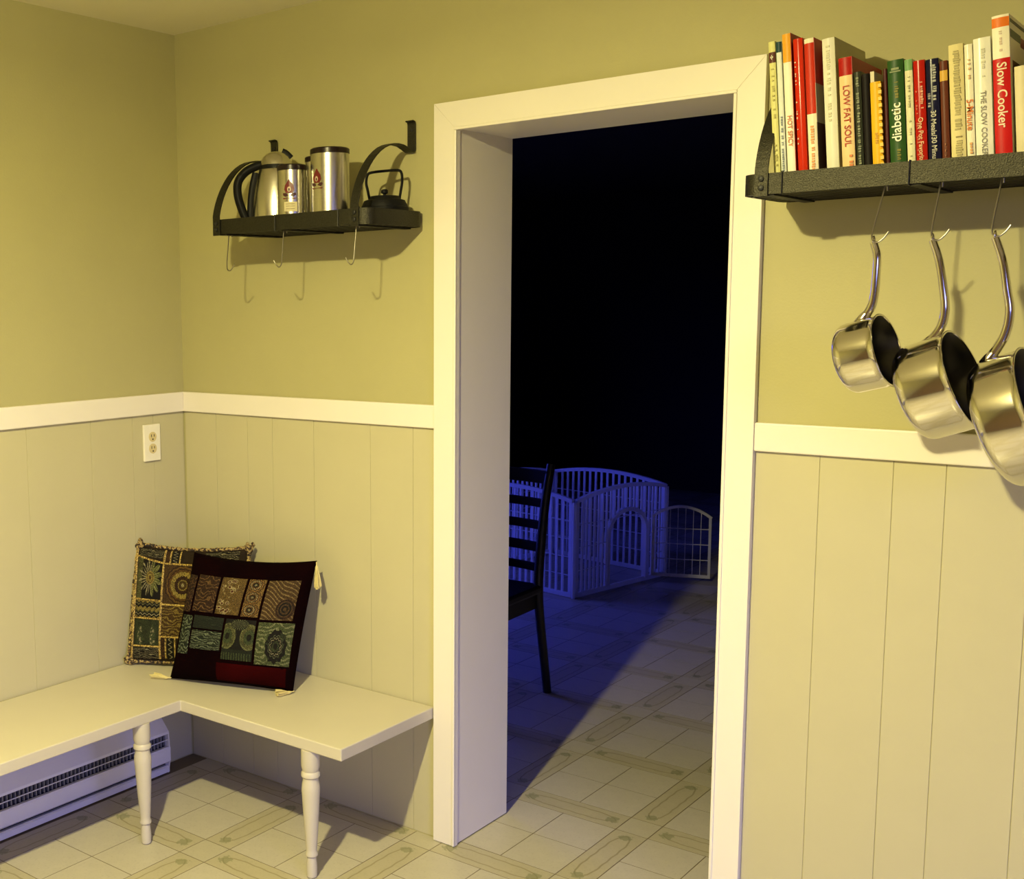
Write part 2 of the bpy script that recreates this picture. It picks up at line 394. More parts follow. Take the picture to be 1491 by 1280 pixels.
def glazing(name, x, y0, y1, z0, z1, nm):
    r = empty(name, (x, (y0+y1)/2, z0), kind='structure')
    f = .05
    MB().box((x-.03, y0, z0), (x+.03, y0+f, z1)).box((x-.03, y1-f, z0), (x+.03, y1, z1)).box((x-.03, y0+f, z0), (x+.03, y1-f, z0+f)).box((x-.03, y0+f, z1-f), (x+.03, y1-f, z1)).build('frame', 'glass_frame', r)
    k = (y1-y0-2*f)/nm
    for i in range(1, nm): MB().box((x-.02, y0+f+i*k-.015, z0+f), (x+.02, y0+f+i*k+.015, z1-f)).build('mullion', 'glass_frame', r)
    return r
glazing('door_1', KX+.10, *KW, 2)
w1 = glazing('window_1', FX0-.10, *FW, 2)
MB().box((FX0-.062, FW[0]+.002, FW[2]+.002), (FX0-.060, FW[1]-.002, FW[3]-.002)).build('added_blue_filter', 'blue_light_filter', w1)  # unseen sheet added over the window to turn its light bluer

# wainscot boards: each a part of its wall, with narrow open grooves
G = .0013
def boards(wall, edges, plane):
    for a, b in zip(edges, edges[1:]):
        m = MB()
        if plane == 'y': m.box((a+G/2, -.0016, 0.004), (b-G/2, .001, RB+.01))
        else: m.box((-.001, -b+G/2, 0.004), (.0016, -a-G/2, RB+.01))
        m.build('wainscot_board', 'wainscot_paint', wall, bevel=.0008)
boards(wb, [.006, .154, .297, .406, .578, .797, .951, XOL+.004], 'y')
boards(wb, [XOR-.004, 2.061, 2.212, 2.3135, 2.469, 2.62, 2.73, 2.90, 3.12, 3.27, 3.42, 3.60], 'y')
boards(wl, [.006, .142, .232, .404, .648, .80, .95, 1.06, 1.23, 1.45, 1.60, 1.75], 'x')
# chair rails
def rail(name, a, b, label):
    r = tag(MB().box(a, b).build(name, 'trim_paint', bevel=.003), kind='structure', label=label); return r
rail('trim_2', (0, -2.2, RB), (.014, -.014, RT), 'cream chair rail along the outlet wall')
rail('trim_3', (0, -.014, RB), (XOL, 0, RT), 'cream chair rail between corner and doorway')
rail('trim_4', (XOR, -.014, RB), (KX, 0, RT), 'cream chair rail below the hanging saucepans')
# door casing with mitred boards and the deep jamb lining
CK = .018
dc = empty('trim_1', (XIL, 0, 0), kind='structure', label='cream mitred door casing around deep jambs')
c = .0001
MB().prism([(XOL, -CK, .002), (XIL+.004, -CK, .002), (XIL+.004, -CK, ZI-.004-c), (XOL, -CK, ZO-c)], (0, CK, 0)).build('casing_board', 'trim_paint', dc, bevel=.0008)
MB().prism([(XIR-.004, -CK, .002), (XOR, -CK, .002), (XOR, -CK, ZO-c), (XIR-.004, -CK, ZI-.004-c)], (0, CK, 0)).build('casing_board', 'trim_paint', dc, bevel=.0008)
MB().prism([(XOL, -CK, ZO), (XIL+.004, -CK, ZI-.004), (XIR-.004, -CK, ZI-.004), (XOR, -CK, ZO)], (0, CK, 0)).build('casing_board', 'trim_paint', dc, bevel=.0008)
bd = .006
MB().box((XIL-.004, -CK-.003, .002), (XIL+.004, -CK+.004, ZI-.004)).build('casing_bead', 'trim_paint', dc, bevel=.002)
MB().box((XIR-.004, -CK-.003, .002), (XIR+.004, -CK+.004, ZI-.004)).build('casing_bead', 'trim_paint', dc, bevel=.002)
MB().box((XIL-.004, -CK-.003, ZI-.004), (XIR+.004, -CK+.004, ZI+.004)).build('casing_bead', 'trim_paint', dc, bevel=.002)
MB().box((XIL-.012, 0, .004), (XIL, TH+.013, ZI)).build('jamb_lining', 'trim_paint', dc)
MB().box((XIR, 0, .004), (XIR+.012, TH+.013, ZI)).build('jamb_lining', 'trim_paint', dc)
MB().box((XIL-.012, 0, ZI), (XIR+.012, TH+.013, ZI+.012)).build('head_lining', 'trim_paint', dc)

# ------------------------------------------------------------------ floor tiles
PX_, PY_ = .4455, .4690; X0, Y0 = .5655, -.495           # centres of the small squares
BX, BY = .100, .104                                      # border widths
g = .0028
def slab(w, d):
    m = MB(); x, y, z0, z1 = w/2-g/2, d/2-g/2, FLOOR0-.0002, 0.0
    vs = [(-x, -y, z0), (x, -y, z0), (x, y, z0), (-x, y, z0), (-x, -y, z1), (x, -y, z1), (x, y, z1), (-x, y, z1)]
    fs = [(4, 5, 6, 7), (0, 1, 5, 4), (1, 2, 6, 5), (2, 3, 7, 6), (3, 0, 4, 7)]
    if w >= d: uv = [(0, 0), (1, 0), (1, 1), (0, 1)]
    else: uv = [(0, 1), (0, 0), (1, 0), (1, 1)]
    m.add(vs, fs, [uv]+[[(0.5, .02)]*4]*4); return m
tw, td = (PX_-BX)/2, (PY_-BY)/2
kinds = {'floor_tile': (slab(tw, td), 'vinyl_tile'), 'corner_tile': (slab(BX, BY), 'vinyl_corner'), 'border_tile': (slab(PX_-BX, BY), 'vinyl_border'), 'border_tile_y': (slab(BX, PY_-BY), 'vinyl_border')}
protos = {}
for k, (m, mt) in kinds.items():
    o = m.build(k.replace('_y', ''), mt); protos[k] = o.data; bpy.data.objects.remove(o)
spots = []
for i in range(-8, 9):
    for j in range(-9, 16):
        cx, cy = X0+i*PX_, Y0+j*PY_
        spots.append(('corner_tile', cx, cy)); spots.append(('border_tile', cx+PX_/2, cy)); spots.append(('border_tile_y', cx, cy+PY_/2))
        for a in (-1, 1):
            for b in (-1, 1): spots.append(('floor_tile', cx+PX_/2+a*tw/2, cy+PY_/2+b*td/2))
def size_of(k): return {'floor_tile': (tw, td), 'corner_tile': (BX, BY), 'border_tile': (PX_-BX, BY), 'border_tile_y': (BX, PY_-BY)}[k]
def inside(k, x, y):
    w, d = size_of(k)
    if not (FX0 < x-w/2 and x+w/2 < KX and KY < y-d/2 and y+d/2 < FY): return False
    return not ((y < .27 and x < 0) or (x > FX1-.1 and y > .2) or (y > TH and x+w/2 > FX1))
vis, rest = [], []
for k, x, y in spots:
    if not inside(k, x, y): continue
    d = math.hypot(x-CAM[0], y-CAM[1])
    q = proj((x, y, 0)) if (np.array((x, y, 0))-CAM)@CF > .2 else (-999, 0)
    seen = False
    if y < .1: seen = -60 < q[0] < 700+(y+.5)*400 and 1090 < q[1] < 1400 or (600 < q[0] < 1110 and 1180 < q[1] < 1400)
    else: seen = 720 < q[0] < 1075 and 845 < q[1] < 1400
    (vis if seen else rest).append((d, k, x, y))
vis.sort()
print('tiles in view', len(vis), 'rest', len(rest))
for d, k, x, y in vis: link(k.replace('_y', ''), protos[k], fl, (x, y, 0))
jm = {'vinyl_tile': MB(), 'vinyl_corner': MB(), 'vinyl_border': MB()}
for d, k, x, y in rest:
    m, mt = kinds[k]
    jm[mt].add([(p[0]+x, p[1]+y, p[2]) for p in m.v], m.f[:1], [m.uv[0]])
for mt, m in jm.items(): tag(m.build('outer_tiles', mt, fl), kind='stuff')

# ------------------------------------------------------------------ ceiling lamp (out of the frame)
cl = empty('ceiling_lamp', (LAMP.x, LAMP.y, H), 'flush ceiling lamp with a shallow white metal shade', 'lamp')
MB().lathe([(.075, H-.03), (.075, H)], 28, Matrix.Translation((LAMP.x, LAMP.y, 0))).build('canopy', 'lamp_metal', cl, True)
MB().lathe([(.13, 2.375), (.128, 2.377), (.07, 2.412), (.02, 2.412)], 28, Matrix.Translation((LAMP.x, LAMP.y, 0)), cap=False).build('shade', 'trim_paint', cl, True)
MB().sphere((LAMP.x, LAMP.y, 2.37), .026).build('bulb', 'bulb_glow', cl, True)
l1 = light('lamp_down', 'AREA', (0, 0, 0), (0, 0, 0), LAMP_DOWN, LAMP_COL, shape='DISK', size=.07); l1.parent = cl; l1.location = (0, 0, 2.30-H)
l2 = light('lamp_glow', 'POINT', (0, 0, 0), (0, 0, 0), LAMP_ALL, LAMP_COL, shadow_soft_size=.035); l2.parent = cl; l2.location = (0, 0, 2.30-H)

# ------------------------------------------------------------------ outlet
ou = empty('electrical_outlet', (0, -.156, 1.055), 'cream double electrical outlet below the chair rail', 'outlet')
y0, z0 = -.156, 1.119
MB().box((.0022, y0-.0355, z0-.0605), (.0115, y0+.0355, z0+.0605)).build('cover_plate', 'outlet_plate_mat', ou, bevel=.002)
for s in (-1, 1):
    zc = z0+s*.0195
    rc = MB().lathe([(.0165, 0), (.0165, .0025)], 20, Matrix.Translation((.011, y0, zc)) @ Matrix.Rotation(PI/2, 4, 'Y')).build('receptacle', 'outlet_face', ou, True)
    for dy, dz, w, h in ((-.006, .004, .0012, .0045), (.006, .004, .0012, .004), (0, -.008, .0024, .0024)):
        b = MB().box((.0132, y0+dy-w, zc+dz-h), (.0141, y0+dy+w, zc+dz+h)); o = b.build('slot', 'slot_dark', None)
        o.data.transform(Matrix.Translation(-parent_world(ou))); o.parent = rc
        o.matrix_parent_inverse = Matrix.Identity(4)

# ------------------------------------------------------------------ corner bench
BZ, BT, BD, BXW, BXE = .402, .034, .436, .416, 1.030
be = empty('corner_bench', (0, 0, 0), 'cream painted L-shaped corner bench with turned legs', 'bench')
top = [(.007, -.007), (BXE, -.007), (BXE, -BD), (BXW, -BD), (BXW, -2.2), (.007, -2.2)]
MB().prism([(x, y, BZ-BT) for x, y in top], (0, 0, BT)).build('bench_top', 'bench_paint', be, bevel=.003)
prof = [(.010, 0), (.0145, .004), (.0155, .03), (.0135, .052), (.0125, .06), (.017, .064), (.0175, .070), (.0145, .076), (.0155, .085), (.0205, .16), (.0245, .235), (.0255, .255), (.0245, .268), (.0215, .280), (.0215, .287), (.026, .292), (.026, .300), (.022, .306), (.0235, .312), (.0255, .320), (.0255, BZ-BT)]
leg = MB().lathe(prof, 24).build('leg', 'bench_paint', be, True, world=False)
leg.location = (.400, -.572, 0); leg.rotation_euler = (0, math.radians(-1.0), 0)
for x, y in ((.905, -.415), (.36, -1.75)): link('leg', leg.data, be, (x, y, 0))

# ------------------------------------------------------------------ baseboard heater
HY0, HY1 = -2.1, -.172
he = empty('baseboard_heater', (0, (HY0+HY1)/2, 0), 'pale enamel baseboard heater under the corner bench', 'heater')
def hx(pr, nm, mt, a=HY0, b=HY1, **k): return MB().prism([(x, a, z) for x, z in pr], (0, b-a, 0)).build(nm, mt, he, **k)
hx([(.006, .012), (.050, .012), (.050, .150), (.006, .150)], 'core', 'heater_dark', HY0+.004, HY1-.004)
hx([(.006, .190), (.030, .190), (.067, .148), (.069, .140), (.064, .140), (.028, .182), (.006, .182)], 'hood', 'heater_enamel')
hx([(.006, .214), (.011, .214), (.020, .1905), (.006, .1905)], 'back_flange', 'heater_enamel')
hx([(.060, .096), (.071, .096), (.074, .091), (.074, .047), (.066, .040), (.060, .040)], 'front_panel', 'heater_enamel')
hx([(.006, .003), (.060, .003), (.067, .006), (.067, .024), (.060, .028), (.006, .026)], 'bottom_rail', 'heater_enamel')
hx([(.0625, .1165), (.0655, .1165), (.0655, .1190), (.0625, .1190)], 'grille_wire', 'heater_enamel', HY0, HY1-.004)
for s_, (a, b) in enumerate(((HY1-.004, HY1), (HY0, HY0+.004))):
    hx([(.006, .003), (.064, .003), (.072, .045), (.072, .092), (.068, .146), (.030, .190), (.006, .190)], 'end_cap', 'heater_enamel', a, b)
fm = MB(); y = HY1-.012
while y > HY0+.01: fm.box((.051, y-.0012, .097), (.0600, y+.0012, .141)); y -= .0150
tag(fm.build('grille_fins', 'heater_fin', he), kind='stuff')

# ------------------------------------------------------------------ wall shelves
def shelf(name, x0, x1, straps, clips, label):
    r = empty(name, ((x0+x1)/2, 0, 1.77), label, 'shelf', 'black iron wall shelves')
    ZB, ZT, D, R = 1.770, 1.812, .257, .034
    pts = []
    def arc(cx, cy, a0):
        for i in range(13):
            a = a0+PI/2*i/12; pts.append((cx+R*math.cos(a), cy+R*math.sin(a), (ZB+ZT)/2))
    arc(x1-R, -.004-R, 0); arc(x0+R, -.004-R, PI/2); arc(x0+R, -D+R, PI); arc(x1-R, -D+R, 1.5*PI)
    MB().tube(pts, 0, closed=True, flat=((ZT-ZB)/2, .002)).build('rim_band', 'iron', r, True)
    nb = 8
    for i in range(nb):
        y = -.028-i*(D-.056)/(nb-1)
        MB().box((x0+.003, y-.0075, ZB+.001), (x1-.003, y+.0075, ZB+.005)).build('deck_bar', 'iron_shaded', r)
    nc = 3 if x1-x0 < .7 else 4
    for i in range(nc):
        x = x0+.055+(x1-x0-.11)*i/(nc-1)
        MB().box((x-.011, -D+.003, ZB-.003), (x+.011, -.006, ZB+.001)).build('cross_bar', 'iron_shaded', r)
    for sx in straps:
        w = .0135
        path = [(sx, -D-.0045, ZB-.004), (sx, -D-.0045, ZT+.004)]
        path += bez((sx, -D-.0045, ZT+.01), (sx, -D+.012, 1.90), (sx, -.17, 2.005), (sx, -.058, 1.990), 14)
        path += bez((sx, -.05, 1.988), (sx, -.02, 1.979), (sx, -.0045, 1.968), (sx, -.0045, 1.985), 6)
        path += [(sx, -.0045, 2.052), (sx, -.007, 2.058), (sx, -.016, 2.060)]
        b = MB().tube(path, 0, flat=(w, .0018), up=(1, 0, 0)).build('strap_bracket', 'iron', r, bevel=.0006)
        for z in (1.783, 1.801):
            MB().lathe([(.0062, 0), (.0058, .003), (.0025, .0045)], 12, Matrix.Translation((sx, -D-.006, z)) @ Matrix.Rotation(PI/2, 4, 'X')).build('bolt', 'iron_bolt', r, True)
        MB().lathe([(.005, 0), (.0045, .002), (.002, .003)], 12, Matrix.Translation((sx, -.006, 2.036)) @ Matrix.Rotation(PI/2, 4, 'X')).build('bolt', 'iron_bolt', r, True)
    for px in clips:
        x = on((px, 300), 1, -D)[0]
        MB().tube([(x, -D+.006, ZT-.012), (x, -D+.004, ZT+.002), (x, -D-.004, ZT+.002), (x, -D-.004, ZB-.002), (x, -D+.006, ZB-.002)], .0012, 6).build('rim_clip', 'iron_bolt', r)
    return r
shelf('wall_shelf', .402, .992, (.437, .950), (401, 493), 'black iron wall shelf holding a coffee carafe and canisters')
shelf('wall_shelf', 1.962, 2.88, (2.004, 2.84), (1138, 1322), 'black iron wall shelf holding a row of cookbooks')
SZ = 1.7752                                             # deck surface

# ------------------------------------------------------------------ S-hooks
def hook(top, bot, tipdx, tipdy, label, group, rr=.0016):
    top, bot = V(top), V(bot)
    o = empty('pot_hook', top, label, 'hook', group)
    p = spline([top+V((0, .012, -.014)), top+V((0, .010, -.002)), top+V((0, .004, .003)), top+V((0, -.002, -.004)), top.lerp(bot, .12), top.lerp(bot, .5), top.lerp(bot, .86), bot+V((tipdx*.08, tipdy*.05, -.004)), bot+V((tipdx*.40, tipdy*.40, -.009)), bot+V((tipdx*.75, tipdy*.75, -.001)), bot+V((tipdx, tipdy, .010))], 5)
    MB().tube(p, rr, 8).build('hook_wire', 'wire_steel', o, True)
    return o
for i, (a, b, dx, lb) in enumerate((((329, 343), (330, 390), .036, 'empty steel hook under the carafe shelf, at its strap near the room corner'), ((409, 335), (410, 384), -.026, 'empty steel hook under the middle of the carafe shelf'), ((515, 333), (515, 380), -.024, 'empty steel hook under the kettle end of the carafe shelf'))):
    A = on(a, 1, -.249); B = on(b, 1, -.249); A.z = 1.7685
    # hang from the deck's front bar
    hook((A.x, -.236, 1.7765), (B.x, -.249, B.z), dx, -.004, lb, 'empty hooks under the carafe shelf')
HB = []
for i, (a, b, nm) in enumerate((((1284, 278), (1268, 346), 'smallest'), ((1365, 272), (1355, 343), 'middle-sized'), ((1455, 266), (1443, 337), 'largest'))):
    A = on(a, 1, -.262); B = on(b, 1, -.268)
    hook((A.x, -.236, 1.7765), tuple(B), .030, .004, 'steel hook carrying the %s saucepan' % nm, 'hooks carrying the saucepans', .0017)
    HB.append(B)

# ------------------------------------------------------------------ saucepans
def saucepan(k, rim_c, dia, depth, tilt, hpx, label):
    Y = -.262
    r = empty('saucepan', (rim_c[0], Y, rim_c[1]-dia/2), label, 'saucepan', 'steel saucepans hanging from hooks')
    t = math.radians(tilt); o = V((math.cos(t)*.9965, -.083, math.sin(t)*.9965)).normalized()
    up = (V((0, 0, 1))-o*o.z).normalized(); sd = up.cross(o)
    C0 = V((rim_c[0], Y, rim_c[1])); R = dia/2; w = .0022
    mx = Matrix([[sd.x, up.x, o.x, 0], [sd.y, up.y, o.y, 0], [sd.z, up.z, o.z, 0], [0, 0, 0, 1]]); mx.translation = C0
    c = min(.022, depth*.28)
    out = [(.0005, -depth), (R-c, -depth)]+[(R-c+c*math.sin(a), -depth+c-c*math.cos(a)) for a in (PI/10, PI/5, 3*PI/10, 2*PI/5, PI/2)]+[(R, -.012), (R, -.004), (R+.003, 0)]
    MB().lathe(out, 56, mx, cap=False).build('pot_body', 'polished_steel', r, True, sharp=60)
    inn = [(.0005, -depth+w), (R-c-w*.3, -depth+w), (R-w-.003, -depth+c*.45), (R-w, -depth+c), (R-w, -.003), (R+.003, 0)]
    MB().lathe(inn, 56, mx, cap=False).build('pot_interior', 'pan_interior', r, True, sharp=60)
    MB().tube([mx @ V((R*1.006*math.cos(a), R*1.006*math.sin(a), -.0008)) for a in (2*PI*i/56 for i in range(56))], .0021, 8, closed=True).build('rolled_lip', 'polished_steel', r, True)
    pts = [on(q, 1, Y) for q in hpx]
    sp = spline(pts, 6); N = len(sp)
    th = [.0055+.0022*min(1, i/6) for i in range(N)]
    rad_ = [((.0075+.0025*math.sin(PI*i/(N-1))), .0066+.0022*i/(N-1)) for i in range(N)]
    MB().tube(sp, rad_, 12, up=(0, 1, 0)).build('handle', 'polished_steel', r, True, sharp=70)
    # hanging eye and riveted bracket
    e = sp[0]
    MB().tube([e+V((0, .006*math.cos(a), .007*math.sin(a)+.004)) for a in (2*PI*i/16 for i in range(16))], .002, 8, closed=True).build('hanging_eye', 'polished_steel', r, True)
    q = sp[-1]; d = (sp[-1]-sp[-3]).normalized()
    MB().tube([q-d*.014, q-d*.004, q+d*.010, q+d*.016], [.0092, .0112, .0125, .0085], 14).build('handle_socket', 'polished_steel', r, True, sharp=70)
    return r
saucepan(0, (2.256, 1.457), .140, .084, 15, [(1272, 353), (1277, 372), (1276, 400), (1273, 430), (1268, 448), (1256, 466)], 'smallest polished steel saucepan hanging from the bookshelf')
saucepan(1, (2.392, 1.406), .186, .098, 21, [(1358, 350), (1367, 378), (1373, 415), (1376, 450), (1369, 478), (1349, 502)], 'middle-sized polished steel saucepan hanging from the bookshelf')
saucepan(2, (2.522, 1.352), .240, .088, 22, [(1449, 346), (1460, 380), (1466, 420), (1470, 455), (1462, 490), (1440, 524)], 'largest polished steel saucepan hanging from the bookshelf')

# ------------------------------------------------------------------ things on the carafe shelf
def zspot(px, y): p = on(px, 1, y); return V((p.x, y, SZ))
def todeg(c):                                            # direction from a thing to the viewer's side of the room
    return math.atan2(CAM[1]-c.y, CAM[0]-c.x)
c0 = zspot((403, 300), -.125)
r = empty('coffee_carafe', c0, 'brushed steel coffee carafe with a big black handle', 'carafe')
T = Matrix.Translation(c0)
MB().lathe([(.0005, 0), (.066, 0), (.072, .004), (.0735, .02), (.0725, .06), (.069, .10), (.063, .135), (.056, .163), (.050, .178), (.046, .183)], 40, T, cap=False).build('body', 'brushed_steel', r, True)
MB().lathe([(.047, .180), (.0505, .182), (.0505, .190), (.047, .192)], 40, T).build('collar', 'black_plastic', r, True)
MB().lathe([(.048, .1915), (.046, .200), (.040, .213), (.029, .224), (.014, .230), (.0005, .231)], 36, T, cap=False).build('dome_lid', 'brushed_steel', r, True)
ax = V((math.cos(todeg(c0)+PI/2), math.sin(todeg(c0)+PI/2), 0))   # screen right, about
def cp(h, z): return c0+ax*h+V((0, 0, z))
MB().tube(spline([cp(-.030, .196), cp(-.058, .190), (cp(-.090, .174)), cp(-.112, .145), cp(-.113, .105), cp(-.100, .060), cp(-.083, .022), cp(-.076, .008)], 6), [(.0125, .0125+.0045*math.exp(-((i-14)/9)**2)) for i in range(43)], 12, up=(0, 0, 1)).build('handle', 'black_plastic', r, True)
MB().tube(spline([cp(-.060, .172), cp(-.070, .130), cp(-.0765, .080), cp(-.0775, .030), cp(-.074, .006)], 5), [(.010, .0055)]*21, 10).build('handle_backing', 'black_plastic', r, True)
MB().tube(spline([cp(.018, .232), cp(.030, .226), cp(.044, .212)], 5), [(.009, .003)]*11, 10).build('thumb_tab', 'black_plastic', r, True)
MB().prism([cp(.040, .168)+V((-.010, .0, 0)), cp(.040, .168)+V((.010, .0, 0)), cp(.070, .186)+V((.004, 0, 0)), cp(.070, .188)+V((-.004, 0, 0)), cp(.044, .192)], (0.0, .014, 0)).build('spout', 'brushed_steel', r, bevel=.002)

def wrapped(m, c, rad_, ang, poly, h=.0010):
    vs = []
    for x, z in poly:
        a = ang+x/rad_; vs.append((c.x+(rad_+h)*math.cos(a), c.y+(rad_+h)*math.sin(a), c.z+z))
    cx_ = sum(x for x, z in poly)/len(poly); cz_ = sum(z for x, z in poly)/len(poly); a = ang+cx_/rad_; k = len(vs)
    vs.append((c.x+(rad_+h)*math.cos(a), c.y+(rad_+h)*math.sin(a), c.z+cz_))
    m.add(vs, [(i, (i+1) % k, k) for i in range(k)])
mat('emblem_red', (.13, .008, .008), .4); mat('emblem_dark', (.05, .01, .012), .4); mat('paper_label', (.62, .55, .33), .6); mat('label_ink', (.30, .24, .12), .6); mat('emblem_light', (.55, .45, .32), .5)
def canister(px, y, rad_, h, lidm, label, emblem=None, paper=False, sc=1.0):
    c = zspot(px, y); T = Matrix.Translation(c)
    r = empty('coffee_canister', c, label, 'canister', 'steel canisters on the carafe shelf')
    MB().lathe([(.0005, 0), (rad_-.003, 0), (rad_, .003), (rad_, h-.016), (rad_-.001, h-.015)], 44, T, cap=False).build('body', 'brushed_steel', r, True)
    MB().lathe([(rad_-.001, h-.016), (rad_+.0012, h-.0145), (rad_+.0012, h-.003), (rad_-.002, h), (.0005, h)], 44, T, cap=False).build('lid', lidm, r, True)
    if emblem is not None:
        a = todeg(c)+emblem/rad_; z = h*.585
        k = sc
        b = MB()
        wrapped(b, c, rad_, a, [(0, z+.026*k), (-.010*k, z+.012*k), (-.012*k, z+.002*k), (-.007*k, z-.006*k), (.007*k, z-.006*k), (.012*k, z+.002*k), (.010*k, z+.012*k)])
        e = b.build('emblem_flame', 'emblem_red', r)
        b = MB(); wrapped(b, c, rad_, a, [(.0045*k*math.cos(t), z+.003*k+.006*k*math.sin(t)) for t in (2*PI*i/10 for i in range(10))], .0014); b.build('emblem_center', 'emblem_light', r)
        b = MB(); wrapped(b, c, rad_, a, [(.0022*k*math.cos(t), z+.002*k+.0035*k*math.sin(t)) for t in (2*PI*i/10 for i in range(10))], .0018); b.build('emblem_figure', 'emblem_dark', r)
        for s in (-1, 1):
            b = MB(); wrapped(b, c, rad_, a, [(s*.002*k, z-.011*k), (s*.008*k, z-.006*k), (s*.015*k, z-.005*k), (s*.016*k, z-.010*k), (s*.010*k, z-.014*k)]); b.build('emblem_leaf', 'emblem_dark', r)
        b = MB(); wrapped(b, c, rad_, a, [(-.015*k, z-.0165*k), (.015*k, z-.0165*k), (.015*k, z-.0195*k), (-.015*k, z-.0195*k)]); b.build('emblem_underline', 'emblem_red', r)
    if paper:
        a = todeg(c)-.006/rad_
        b = MB()
        for i in range(6): x0 = -.018+i*.0062; wrapped(b, c, rad_, a, [(x0, .046), (x0+.0062, .046), (x0+.0062, .072), (x0, .072)], .0007)
        b.build('paper_label', 'paper_label', r)
        for zz in (.067, .061, .054):
            b = MB(); wrapped(b, c, rad_, a, [(-.012, zz), (.012, zz), (.012, zz-.0016), (-.012, zz-.0016)], .0022); b.build('label_print', 'label_ink', r)
    return r
canister((426, 300), -.196, .0415, .176, 'brown_lid', 'small steel canister with a red emblem and cream paper label', -.009, True, 1.2)
canister((481, 300), -.165, .0535, .213, 'brown_lid', 'tall wide steel canister with a dark lid beside the small one', -.040, False, 1.2)
canister((463, 300), -.060, .036, .212, 'brown_lid', 'narrow steel canister half hidden behind the tall wide one', None)
kc = zspot((560, 300), -.098)
r = empty('tea_kettle', kc, 'small black cast kettle with a square wire bail handle', 'kettle')
T = Matrix.Translation(kc)
MB().lathe([(.0005, 0), (.045, 0), (.052, .006), (.062, .024), (.066, .036), (.066, .046), (.060, .050), (.054, .052)], 36, T, cap=False).build('body', 'cast_black', r, True)
MB().lathe([(.063, .046), (.0635, .050), (.056, .066), (.043, .070), (.039, .078), (.012, .080), (.0005, .080)], 36, T, cap=False).build('lid', 'cast_black', r, True)
MB().lathe([(.004, .079), (.004, .084), (.0095, .087), (.0095, .094), (.006, .097), (.0005, .0975)], 20, T, cap=False).build('knob', 'cast_black', r, True)
kx = V((math.cos(todeg(kc)+PI/2), math.sin(todeg(kc)+PI/2), 0))
def kp(h, z): return kc+kx*h+V((0, 0, z))
MB().tube(spline([kp(-.040, .066), kp(-.046, .095), kp(-.050, .115), kp(-.047, .134), kp(-.038, .142), kp(0, .146), kp(.036, .147), kp(.046, .140), kp(.048, .118), kp(.044, .090), kp(.040, .066)], 5), .0037, 8).build('bail_handle', 'cast_black', r, True)
MB().tube([kp(-.055, .030), kp(-.068, .042), kp(-.074, .050)], [.010, .007, .005], 10).build('spout', 'cast_black', r, True)

# ------------------------------------------------------------------ cookbooks
LEAN = math.radians(4.6); YS = -.236
nx, nz = math.cos(LEAN), math.sin(LEAN)                   # across the row; up is (-nz, nx)
def st(px):
    p = on(px, 1, YS); return p.x*nx+p.z*nz, -p.x*nz+p.z*nx
COLS = {}
def cmat(c, rough=.4):
    k = 'book_%02d%02d%02d_%d' % (*[int(x*99) for x in c], int(rough*10))
    if k not in M: mat(k, c, rough, var=.05, scale=40, spec=.10)
    return k
mat('paper_edge', (.66, .58, .38), .8, var=.08, scale=200)
def text_mesh(body, size, mtx, name, material, parent, sx=1.0):
    cu = bpy.data.curves.new(name, 'FONT'); cu.body = body; cu.size = size; cu.align_x = 'CENTER'; cu.align_y = 'CENTER'; cu.resolution_u = 3; cu.offset = size*.012
    t = bpy.data.objects.new(name+'_tmp', cu); COL.objects.link(t)
    dg = bpy.context.evaluated_depsgraph_get(); me = bpy.data.meshes.new_from_object(t.evaluated_get(dg))
    bpy.data.objects.remove(t); bpy.data.curves.remove(cu)
    me.transform(mtx @ Matrix.Diagonal((sx, 1, 1, 1))); me.materials.clear(); me.materials.append(M[material]); me.name = name
    return link(name, me, parent)
def spine_mtx(cx, cz, upward=False):
    if upward: R = Matrix(((0, -1, 0, 0), (0, 0, -1, 0), (1, 0, 0, 0), (0, 0, 0, 1)))
    else: R = Matrix(((0, 1, 0, 0), (0, 0, -1, 0), (-1, 0, 0, 0), (0, 0, 0, 1)))
    return Matrix.Translation((cx, -.0020, cz)) @ R
def marks(parent, x0, x1, z0, z1, c, seed, dens=.7):       # short strokes for blurred lettering, and for the red book's painted highlight
    rnd = random.Random(seed); b = MB(); z = z1
    while z > z0:
        h = rnd.uniform(.0016, .0042)
        if rnd.random() < dens: b.box((x0+rnd.uniform(0, .2)*(x1-x0), -.0018, z-h), (x1-rnd.uniform(0, .25)*(x1-x0), -.0004, z))
        z -= h+rnd.uniform(.001, .0022)
    return b.build('lettering', cmat(c), parent, world=False)
